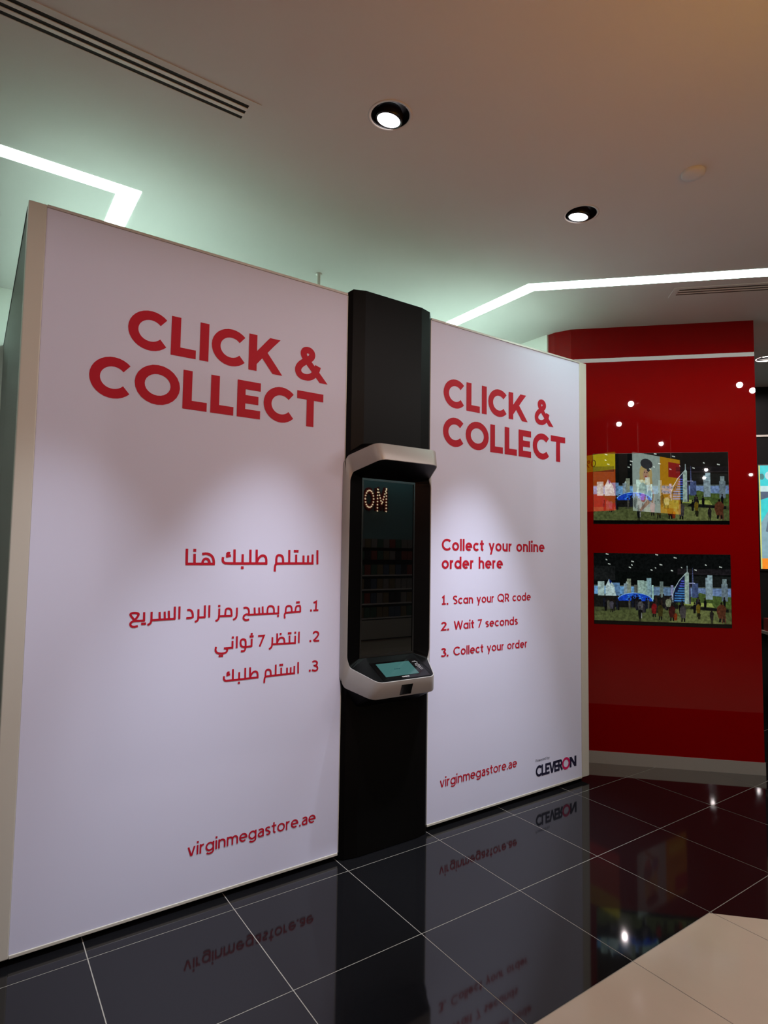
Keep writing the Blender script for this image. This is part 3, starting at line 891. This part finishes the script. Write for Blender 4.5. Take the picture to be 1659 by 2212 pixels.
def skyline(seed):
    rnd = random.Random(seed)
    P = Pic()
    P.rect(0, 0, 1, 1, (9, 12, 11), 0)
    P.rect(0, .74, 1, 1, (12, 14, 14), 1)
    P.rect(.0, .62, .16, .82, (24, 26, 26), 1)
    P.rect(.62, .72, 1, .80, (30, 27, 30), 1)
    P.rect(.72, .56, 1, .70, (22, 25, 24), 1)
    # lit back wall of the model city
    P.rect(0, .40, 1, .545, (92, 120, 150), 1)
    P.rect(0, .40, .30, .535, (98, 146, 190), 2)
    P.rect(0, .535, 1, .55, (70, 78, 74), 2)
    P.rect(.62, .44, 1, .53, (104, 128, 168), 2)
    # green floor
    P.rect(0, .05, 1, .30, (60, 66, 40), 1)
    P.poly([(0, .05), (1, .05), (1, .20), (.55, .26), (0, .17)], (72, 80, 46), 2)
    P.poly([(.55, .05), (.95, .05), (.90, .22), (.62, .24)], (92, 100, 58), 3)
    # crowd shade and green hills of the model
    P.rect(0, .24, .62, .42, (22, 22, 20), 3)
    P.poly([(.60, .30), (1, .26), (1, .42), (.86, .43), (.78, .47), (.70, .40), (.62, .38)], (66, 84, 40), 3)
    P.poly([(.66, .30), (.88, .27), (.86, .33), (.70, .34)], (132, 146, 74), 4)
    P.poly([(.70, .25), (.98, .21), (.98, .25), (.72, .28)], (18, 20, 18), 4)
    # pale towers
    for u, w, v0, v1, c in [(.052, .05, .40, .60, (150, 175, 170)), (.165, .055, .40, .585, (86, 122, 160)), (.243, .040, .40, .575, (120, 140, 150)), (.262, .030, .42, .645, (118, 128, 110)),
                            (.315, .030, .40, .56, (86, 92, 84)), (.350, .05, .38, .625, (140, 168, 158)), (.385, .03, .38, .615, (128, 156, 146)), (.410, .034, .36, .66, (120, 152, 158)),
                            (.437, .012, .36, .56, (150, 190, 180)), (.502, .026, .38, .615, (98, 114, 110)), (.578, .018, .36, .565, (130, 134, 170)), (.845, .050, .38, .68, (120, 140, 148)),
                            (.852, .036, .60, .715, (140, 165, 172)), (.955, .045, .36, .60, (96, 112, 122)), (.955, .030, .56, .665, (110, 128, 130)), (.745, .045, .40, .60, (60, 74, 110))]:
        P.rect(u - w / 2, v0, u + w / 2, v1, c, 4)
    P.poly([(.085, .40), (.085, .53), (.112, .635), (.150, .545), (.165, .40)], (172, 196, 196), 5)
    P.poly([(.112, .635), (.120, .56), (.134, .60)], (20, 40, 110), 6)
    P.poly([(.235, .575), (.243, .61), (.255, .575)], (150, 170, 165), 5)
    # blue arched pavilion
    P.oval(.305, .335, .135, .115, (120, 170, 220), 5, 0, 180, 18)
    P.oval(.305, .335, .128, .106, (22, 62, 176), 6, 0, 180, 18)
    for k in range(26):
        a = rnd.uniform(.2, 2.9); r = rnd.uniform(.3, .9)
        P.rect(.305 + .12 * r * math.cos(a), .335 + .095 * r * math.sin(a), .305 + .12 * r * math.cos(a) + .010, .335 + .095 * r * math.sin(a) + .012, (60, 130, 215), 7)
    # sail-shaped tower with a mast
    P.poly([(.585, .33), (.585, .45), (.60, .52), (.63, .62), (.672, .71), (.690, .745), (.690, .33)], (20, 26, 54), 5)
    for k in range(9):
        v = .345 + k * .034
        u = .592 + .00 + (k * .0068 if k > 3 else .003 * k)
        P.rect(u, v, .668, v + .018, (58, 112, 168) if k < 6 else (70, 80, 180), 6)
    P.line([(.583, .33), (.583, .44), (.60, .53), (.632, .635), (.672, .72), (.695, .755)], .010, (160, 182, 186), 7, 1.87)
    P.poly([(.668, .31), (.700, .31), (.702, .74), (.690, .765), (.672, .73)], (138, 160, 150), 7)
    P.rect(.687, .74, .693, .84, (140, 158, 160), 7)
    P.rect(.702, .31, .712, .60, (44, 38, 66), 7)
    P.rect(.70, .595, .745, .605, (150, 158, 190), 8)
    for k in range(8):
        P.rect(.729 - .007 * (8 - k) / 8, .56 + k * .032, .729 + .007 * (8 - k) / 8, .588 + k * .032, (70, 80, 118), 7)
    # ceiling lamps
    for u, v, w in [(.10, .985, .02), (.095, .905, .012), (.115, .845, .018), (.29, .885, .02), (.285, .835, .01), (.27, .80, .016), (.50, .845, .02), (.46, .80, .010), (.43, .77, .014),
                    (.605, .945, .022), (.65, .81, .009), (.58, .765, .016), (.75, .78, .016), (.825, .85, .012), (.93, .825, .02), (.47, .985, .02)]:
        P.poly([(u - w / 2, v), (u + w / 2, v - .008), (u + w / 2, v + .008), (u - w / 2, v + .016)], (176, 186, 178), 8)
    # visitors
    for k in range(46):
        u = rnd.uniform(.02, .60) if k < 36 else rnd.uniform(.62, .98)
        v = rnd.uniform(.24, .36)
        c = rnd.choice([(18, 18, 20), (32, 30, 30), (40, 42, 40), (62, 58, 60), (54, 40, 34), (26, 30, 44), (84, 84, 76), (16, 16, 16)])
        w = rnd.uniform(.007, .013)
        P.poly([(u - w * .7, v - .07), (u - w, v + .03), (u - w * .5, v + .055), (u + w * .5, v + .055), (u + w, v + .02), (u + w * .6, v - .07)], tuple(int(q * .8) for q in c), 8)
        P.oval(u + rnd.uniform(-.003, .003), v + .07, .0055, .014, (30, 22, 18), 8)
    for u, v, ru, rv, c in [(.445, .235, .028, .07, (128, 24, 26)), (.55, .32, .030, .055, (140, 148, 120)), (.575, .20, .035, .08, (64, 26, 24)), (.655, .20, .034, .085, (70, 66, 66)),
                            (.60, .13, .02, .05, (130, 52, 20)), (.765, .25, .022, .062, (112, 94, 28)), (.93, .22, .048, .095, (92, 52, 34)), (.86, .16, .020, .060, (40, 36, 34)),
                            (.345, .27, .030, .060, (92, 92, 94)), (.13, .27, .022, .055, (80, 78, 88)), (.49, .21, .030, .08, (62, 56, 22)), (.34, .16, .018, .075, (18, 20, 20)), (.352, .135, .006, .04, (150, 155, 150)),
                            (.77, .15, .016, .045, (40, 40, 24)), (.935, .11, .008, .05, (110, 70, 50)), (.955, .11, .008, .05, (96, 60, 44))]:
        ru *= .72
        c = tuple(int(q * .82) for q in c)
        P.poly([(u - ru * .6, v - rv), (u - ru, v - rv * .1), (u - ru * .9, v + rv * .6), (u - ru * .3, v + rv), (u + ru * .4, v + rv), (u + ru, v + rv * .5), (u + ru * .8, v - rv * .3), (u + ru * .7, v - rv)], c, 9)
        if rv > .05:
            P.oval(u, v + rv + .014, .0075, .020, (24, 18, 16), 9)
            P.poly([(u - ru * .6, v - rv - .05), (u - ru * .5, v - rv), (u - .001, v - rv), (u - ru * .2, v - rv - .05)], (16, 15, 15), 9)
            P.poly([(u + ru * .2, v - rv - .05), (u + .001, v - rv), (u + ru * .6, v - rv), (u + ru * .6, v - rv - .05)], (16, 15, 15), 9)
    # black lower bezel of the display
    P.rect(0, 0, 1, .048, (6, 7, 6), 10)
    return P

K = 2 ** -.5
rdir = Vector((K, -K, 0))
rnrm = Vector((-K, -K, 0))
RO = Vector((RED_A[0], RED_A[1], 0))
M_LCD = picture_mat('lcd_picture', 0.75, 0.012, 1.0, grain=.45, grain_scale=55.0)
def wall_screen(z0, z1, label, seed):
    s0, s1 = 0.164, 1.164
    base = RO + rdir * ((s0 + s1) / 2)
    e = empty('display_screen', (base.x, base.y, z0), label, 'screen', 'screens on the red wall')
    def pt(s, off, z):
        p = RO + rdir * s + rnrm * off
        return (p.x, p.y, z)
    # display body set into the wall, its face a hair proud of the red glass
    v = [pt(s, o, z) for o in (-.02, .0012) for s, z in ((s0, z0), (s1, z0), (s1, z1), (s0, z1))]
    meshobj('display_body', v, [(0, 3, 2, 1), (4, 5, 6, 7), (0, 1, 5, 4), (1, 2, 6, 5), (2, 3, 7, 6), (3, 0, 4, 7)], M_TRIMBLACK, e)
    skyline(seed).build('screen_picture', pt(s0 + .002, .0014, z0 + .002), rdir * (s1 - s0 - .004), Vector((0, 0, z1 - z0 - .004)), rnrm, M_LCD, e, .00012)
wall_screen(1.860, 2.424, 'upper wide screen on the red wall, city model picture with poster reflections', 3)
wall_screen(1.072, 1.630, 'lower wide screen on the red wall showing a city model crowd', 3)

# ------------------------------------------------------------------ hanging light boxes, mirrored in the red glass
M_BOXPIC = picture_mat('light_box_picture', BOX_STRENGTH, 0.3, 0.3)
def rods(e, pts):
    for x, y in pts:
        bm = bmesh.new()
        lathe(bm, [(.005, 2.99), (.005, CEIL)], 8, (x, y, 0))
        bm_obj('hanging_rod', bm, M_STEEL, e)
e = empty('hanging_light_box', (1.93, -3.39, 2.2), 'hanging light box, figure in a beret on white beside yellow, reflected in upper screen', 'light box', 'hanging light boxes')
box('case', (1.885, -3.975, 2.195), (1.953, -2.805, 2.992), M_TRIMBLACK, e)
rods(e, [(1.92, -3.8), (1.92, -3.0)])
P = Pic()
P.rect(0, 0, 1, 1, (176, 196, 186), 0)
P.rect(0, 0, .44, 1, (212, 150, 20), 1)
P.rect(0, .66, .26, .93, (168, 34, 30), 2)
P.text('Trade in', .06, .40, .45, .055, .15, (70, 40, 10), 3)
P.text('Preowned', .06, .42, .36, .055, .15, (70, 40, 10), 3)
P.rect(.04, .10, .38, .26, (226, 190, 60), 2)
# figure: pale clothing, fair hair, dark beret, carrying something grey
P.poly([(.58, 0), (.56, .30), (.62, .50), (.72, .56), (.84, .50), (.92, .36), (.90, .0)], (206, 214, 204), 2)
P.poly([(.60, .16), (.57, .34), (.64, .50), (.70, .40), (.70, .20)], (190, 160, 124), 3)
P.oval(.735, .655, .130, .185, (214, 188, 120), 4)
P.poly([(.62, .62), (.60, .50), (.68, .46), (.80, .46), (.87, .52), (.85, .64)], (206, 178, 112), 4)
P.oval(.735, .640, .058, .090, (206, 164, 132), 5)
P.oval(.737, .605, .020, .014, (180, 50, 44), 6)
P.oval(.712, .68, .011, .010, (60, 44, 40), 6)
P.oval(.762, .68, .011, .010, (60, 44, 40), 6)
P.oval(.72, .83, .125, .090, (58, 58, 62), 6)
P.oval(.685, .765, .040, .07, (62, 62, 66), 6)
P.oval(.80, .36, .085, .14, (96, 106, 104), 5)
P.oval(.80, .24, .055, .08, (196, 120, 112), 6)
P.oval(.66, .28, .060, .10, (110, 130, 160), 5)
P.poly([(.70, .22), (.88, .02), (.84, 0), (.66, .16)], (186, 150, 120), 6)
P.build('light_box_face', (1.954, -3.970, 2.20), (0, 1.160, 0), (0, 0, .787), (1, 0, 0), M_BOXPIC, e, .0003)

e = empty('hanging_light_box', (1.2, -2.63, 2.2), 'hanging light box with yellow top and orange lower field, reflected beside upper screen', 'light box', 'hanging light boxes')
box('case', (0.64, -2.67, 2.195), (1.845, -2.602, 2.985), M_TRIMBLACK, e)
rods(e, [(0.8, -2.635), (1.7, -2.635)])
P = Pic()
P.rect(0, 0, 1, 1, (196, 84, 20), 0)
P.rect(0, .70, 1, 1, (214, 196, 20), 1)
P.rect(0, .0, 1, .12, (224, 60, 36), 1)
P.poly([(.05, .12), (.9, .12), (.8, .26), (.2, .30)], (226, 66, 40), 1)
P.text('0%', .25, .42, .78, .13, .11, (90, 60, 10), 2)
P.build('light_box_face', (1.84, -2.601, 2.20), (-1.195, 0, 0), (0, 0, .78), (0, 1, 0), M_BOXPIC, e, .0003)

# ------------------------------------------------------------------ shop across the walkway, at the right edge
def spt(s, off, z):
    p = shop(s, off)
    return (p[0], p[1], z)
def shop_box(name, s0, s1, o0, o1, z0, z1, m, parent=None):
    v = [spt(s, o, z) for o in (o0, o1) for s, z in ((s0, z0), (s1, z0), (s1, z1), (s0, z1))]
    return meshobj(name, v, [(0, 3, 2, 1), (4, 5, 6, 7), (0, 1, 5, 4), (1, 2, 6, 5), (2, 3, 7, 6), (3, 0, 4, 7)], m, parent)
e = empty('lit_poster', spt(.4, .03, 1.5), 'backlit teal and grey poster with an orange foot at the right edge', 'poster')
shop_box('poster_case', -.02, .92, .005, .045, 1.47, 2.60, M_TRIMBLACK, e)
P = Pic()
P.rect(0, 0, 1, 1, (64, 196, 200), 0)
P.rect(0, 0, 1, .56, (128, 160, 170), 1)
P.rect(0, 0, 1, .10, (228, 132, 40), 2)
P.poly([(0, .42), (.12, .60), (0, .66)], (64, 196, 196), 2)
P.poly([(.06, .36), (.10, .52), (.16, .60), (.22, .52), (.22, .30)], (96, 110, 124), 2)
P.rect(0, .745, .5, .80, (190, 216, 216), 3)
P.poly([(0, .66), (.14, .70), (.16, .745), (0, .745)], (84, 96, 116), 3)
P.oval(.125, .90, .060, .045, (176, 206, 210), 3)
P.oval(.128, .855, .030, .020, (70, 96, 110), 3)
P.oval(.03, .89, .03, .03, (72, 128, 128), 3)
P.oval(.135, .715, .035, .020, (180, 200, 80), 4)
P.poly([(.085, .50), (.13, .56), (.24, .54), (.24, .46), (.14, .46)], (204, 230, 226), 4)
for k in range(3):
    P.rect(.12, .63 - k * .02, .30, .64 - k * .02, (150, 226, 224), 4)
P.rect(.12, .27, .30, .295, (210, 224, 226), 4)
P.rect(.12, .15, .30, .175, (220, 220, 224), 4)
P.rect(0, 0, .014, 1, (190, 196, 110), 5)
P.build('poster_face', spt(-.012, .046, 1.49), Vector(spt(.90, .046, 1.49)) - Vector(spt(-.012, .046, 1.49)), (0, 0, 1.10), (-K, -K, 0), picture_mat('poster_picture', 1.1, .2, .3), e, .0004)
o = shop_box('fascia_rail', -.4, 2.0, .003, .02, 2.905, 2.925, M_STEEL)
tag(o, 'thin metal rail on the dark shop front above the teal poster', 'rail')
sh = empty('shop_shelf', spt(.25, .12, .84), 'narrow pale shelf on the dark shop front below the teal poster', 'shelf')
shop_box('shelf_board', -.02, .7, .003, .22, .815, .845, M_POST, sh)
shop_box('shelf_bracket', .05, .07, .003, .18, .74, .8148, M_STEEL, sh)
shop_box('shelf_bracket', .55, .57, .003, .18, .74, .8148, M_STEEL, sh)
for k, (s, w, h, c, lb) in enumerate([(0.0, .06, .13, (.35, .06, .05), 'small dull red packet at the near end of the narrow shop shelf'), (.075, .07, .10, (.35, .40, .42), 'small grey packet second on the narrow shop shelf'),
                                      (.16, .06, .14, (.30, .22, .10), 'small brown packet third on the narrow shop shelf')]):
    b = shop_box('packet', s, s + w, .04, .16, .8455, .8455 + h, mat('packet_%d' % k, c, .5, noise=.2, nscale=30))
    tag(b, lb, 'packet', 'packets on the shop shelf')
bn = empty('display_stand', spt(.3, .35, 0), 'low display stand with white top and red front at the right edge', 'stand')
shop_box('stand_body', .03, .6, .20, .60, 0.0, .20, mat('stand_red', (.35, .01, .02), .4, noise=.1), bn)
shop_box('stand_top', .02, .61, .19, .61, .2005, .33, M_POST, bn)

# ------------------------------------------------------------------ film aisle behind the viewer, mirrored in the kiosk glass
M_TEALWALL = mat('aisle_teal_wall', (0.20, 0.34, 0.34), .7, noise=.05, nscale=3)
tag(box('wall_aisle', (4.7, -6.75, 0), (8.6, -6.63, CEIL), M_TEALWALL), kind='structure')
aisle = empty('aisle_light', (6.2, -6.5, 3.4), 'slim light strip over the film shelves behind the viewer', 'ceiling light')
box('diffuser', (5.0, -6.5, CEIL - .02), (7.2, -6.42, CEIL - .001), mat('aisle_led', (.9, .9, .9), .5, emit=(.55, .95, 1.0), estr=30.0, noise=.01), aisle)
M_BULB = mat('bulb_warm', (.9, .9, .9), .4, emit=(1.0, .75, .45), estr=7.0, noise=.01)
M_SIGNRED = mat('sign_red', (.25, .01, .01), .5, noise=.1)
for ch, xl in (('M', 6.16), ('O', 5.86), ('V', 5.60)):
    e = empty('marquee_letter', (xl - .13, -6.6, 2.36), 'red letter %s studded with small bulbs on the aisle wall' % ch, 'sign letter', 'bulb-studded letters')
    adv, o, c, d, _b = glyph(ch, .26)
    quads = []
    for s in o: quads += stroke_quads(s, .26)
    for s in c: quads += stroke_quads(s, .26, True)
    wdt = .28 if ch == 'M' else .25
    f3 = lambda a, b, y=-6.58: (xl - a / adv * wdt, y, 2.38 + b * .44)
    v, f = [], []
    for q in quads:
        k = len(v)
        v += [f3(p[0], p[1]) for p in q] + [f3(p[0], p[1], -6.629) for p in q]
        f += [(k, k + 1, k + 2, k + 3), (k + 7, k + 6, k + 5, k + 4)] + [(k + i, k + 4 + i, k + 4 + (i + 1) % 4, k + (i + 1) % 4) for i in range(4)]
    meshobj('letter_board', v, f, M_SIGNRED, e)
    ico = bpy.data.meshes.new('bulb')
    bm = bmesh.new(); bmesh.ops.create_icosphere(bm, subdivisions=1, radius=.017); bm.to_mesh(ico); bm.free()
    ico.materials.append(M_BULB)
    for s in o + [q + [q[0]] for q in c]:
        L = 0.0
        for a, b in zip(s[:-1], s[1:]):
            a, b = Vector(a), Vector(b)
            ln = (b - a).length
            t = -L
            while t <= ln:
                if t >= 0:
                    p = a + (b - a) * (t / max(ln, 1e-6))
                    bo = bpy.data.objects.new('bulb', ico)
                    COL.objects.link(bo)
                    bo.parent = e
                    bo.matrix_parent_inverse = Matrix.Translation(-e.location)
                    bo.location = f3(p.x, p.y, -6.572)
                t += .135
            L = (L + ln) % .135
un = empty('film_shelf', (6.1, -6.4, 0), 'white shelving of film cases in the aisle behind the viewer', 'shelving')
box('back_panel', (5.2, -6.62, 0.0), (7.1, -6.60, 1.95), M_TEALWALL, un)
box('end_panel', (5.18, -6.62, 0.0), (5.2, -6.25, 1.95), M_TRIMBLACK, un)
box('end_panel', (7.1, -6.62, 0.0), (7.12, -6.25, 1.95), M_TRIMBLACK, un)
CASE = [mat('case_%d' % k, c, .4, noise=.25, nscale=40) for k, c in enumerate([(.30, .28, .26), (.10, .14, .20), (.30, .08, .06), (.08, .16, .12), (.25, .20, .12), (.04, .04, .05)])]
CASE_NAMES = ['grey', 'navy', 'red', 'green', 'tan', 'black']
rc = random.Random(11)
levels = [0.40, 0.66, 0.92, 1.18, 1.46, 1.68]
for k, z in enumerate(levels):
    box('shelf_board', (5.2, -6.60, z - .02), (7.1, -6.28, z), M_WHITEPLASTIC if k < 4 else M_TRIMBLACK, un)
box('drawer_front', (5.2, -6.60, .02), (7.1, -6.27, .36), M_POST, un)
box_me = {}
for k, z in enumerate(levels):
    x = 5.23
    while x < 7.0:
        hgt = .185 if k < 4 else .16
        key = (k >= 4, rc.randrange(len(CASE)))
        if key not in box_me:
            bm = bmesh.new(); bm_box(bm, (0, 0, 0), (.125, .02, hgt)); me = bpy.data.meshes.new('film_case'); bm.to_mesh(me); bm.free()
            me.materials.append(CASE[key[1]]); box_me[key] = me
        b = bpy.data.objects.new('film_case', box_me[key])
        COL.objects.link(b)
        b.location = (x, -6.36, z + .0005)
        tag(b, '%s film case facing out, %s shelf of the aisle behind the viewer' % (CASE_NAMES[key[1]], ('lowest', 'second', 'third', 'fourth', 'fifth', 'top')[k]), 'case', 'film cases on the aisle shelving')
        x += .138
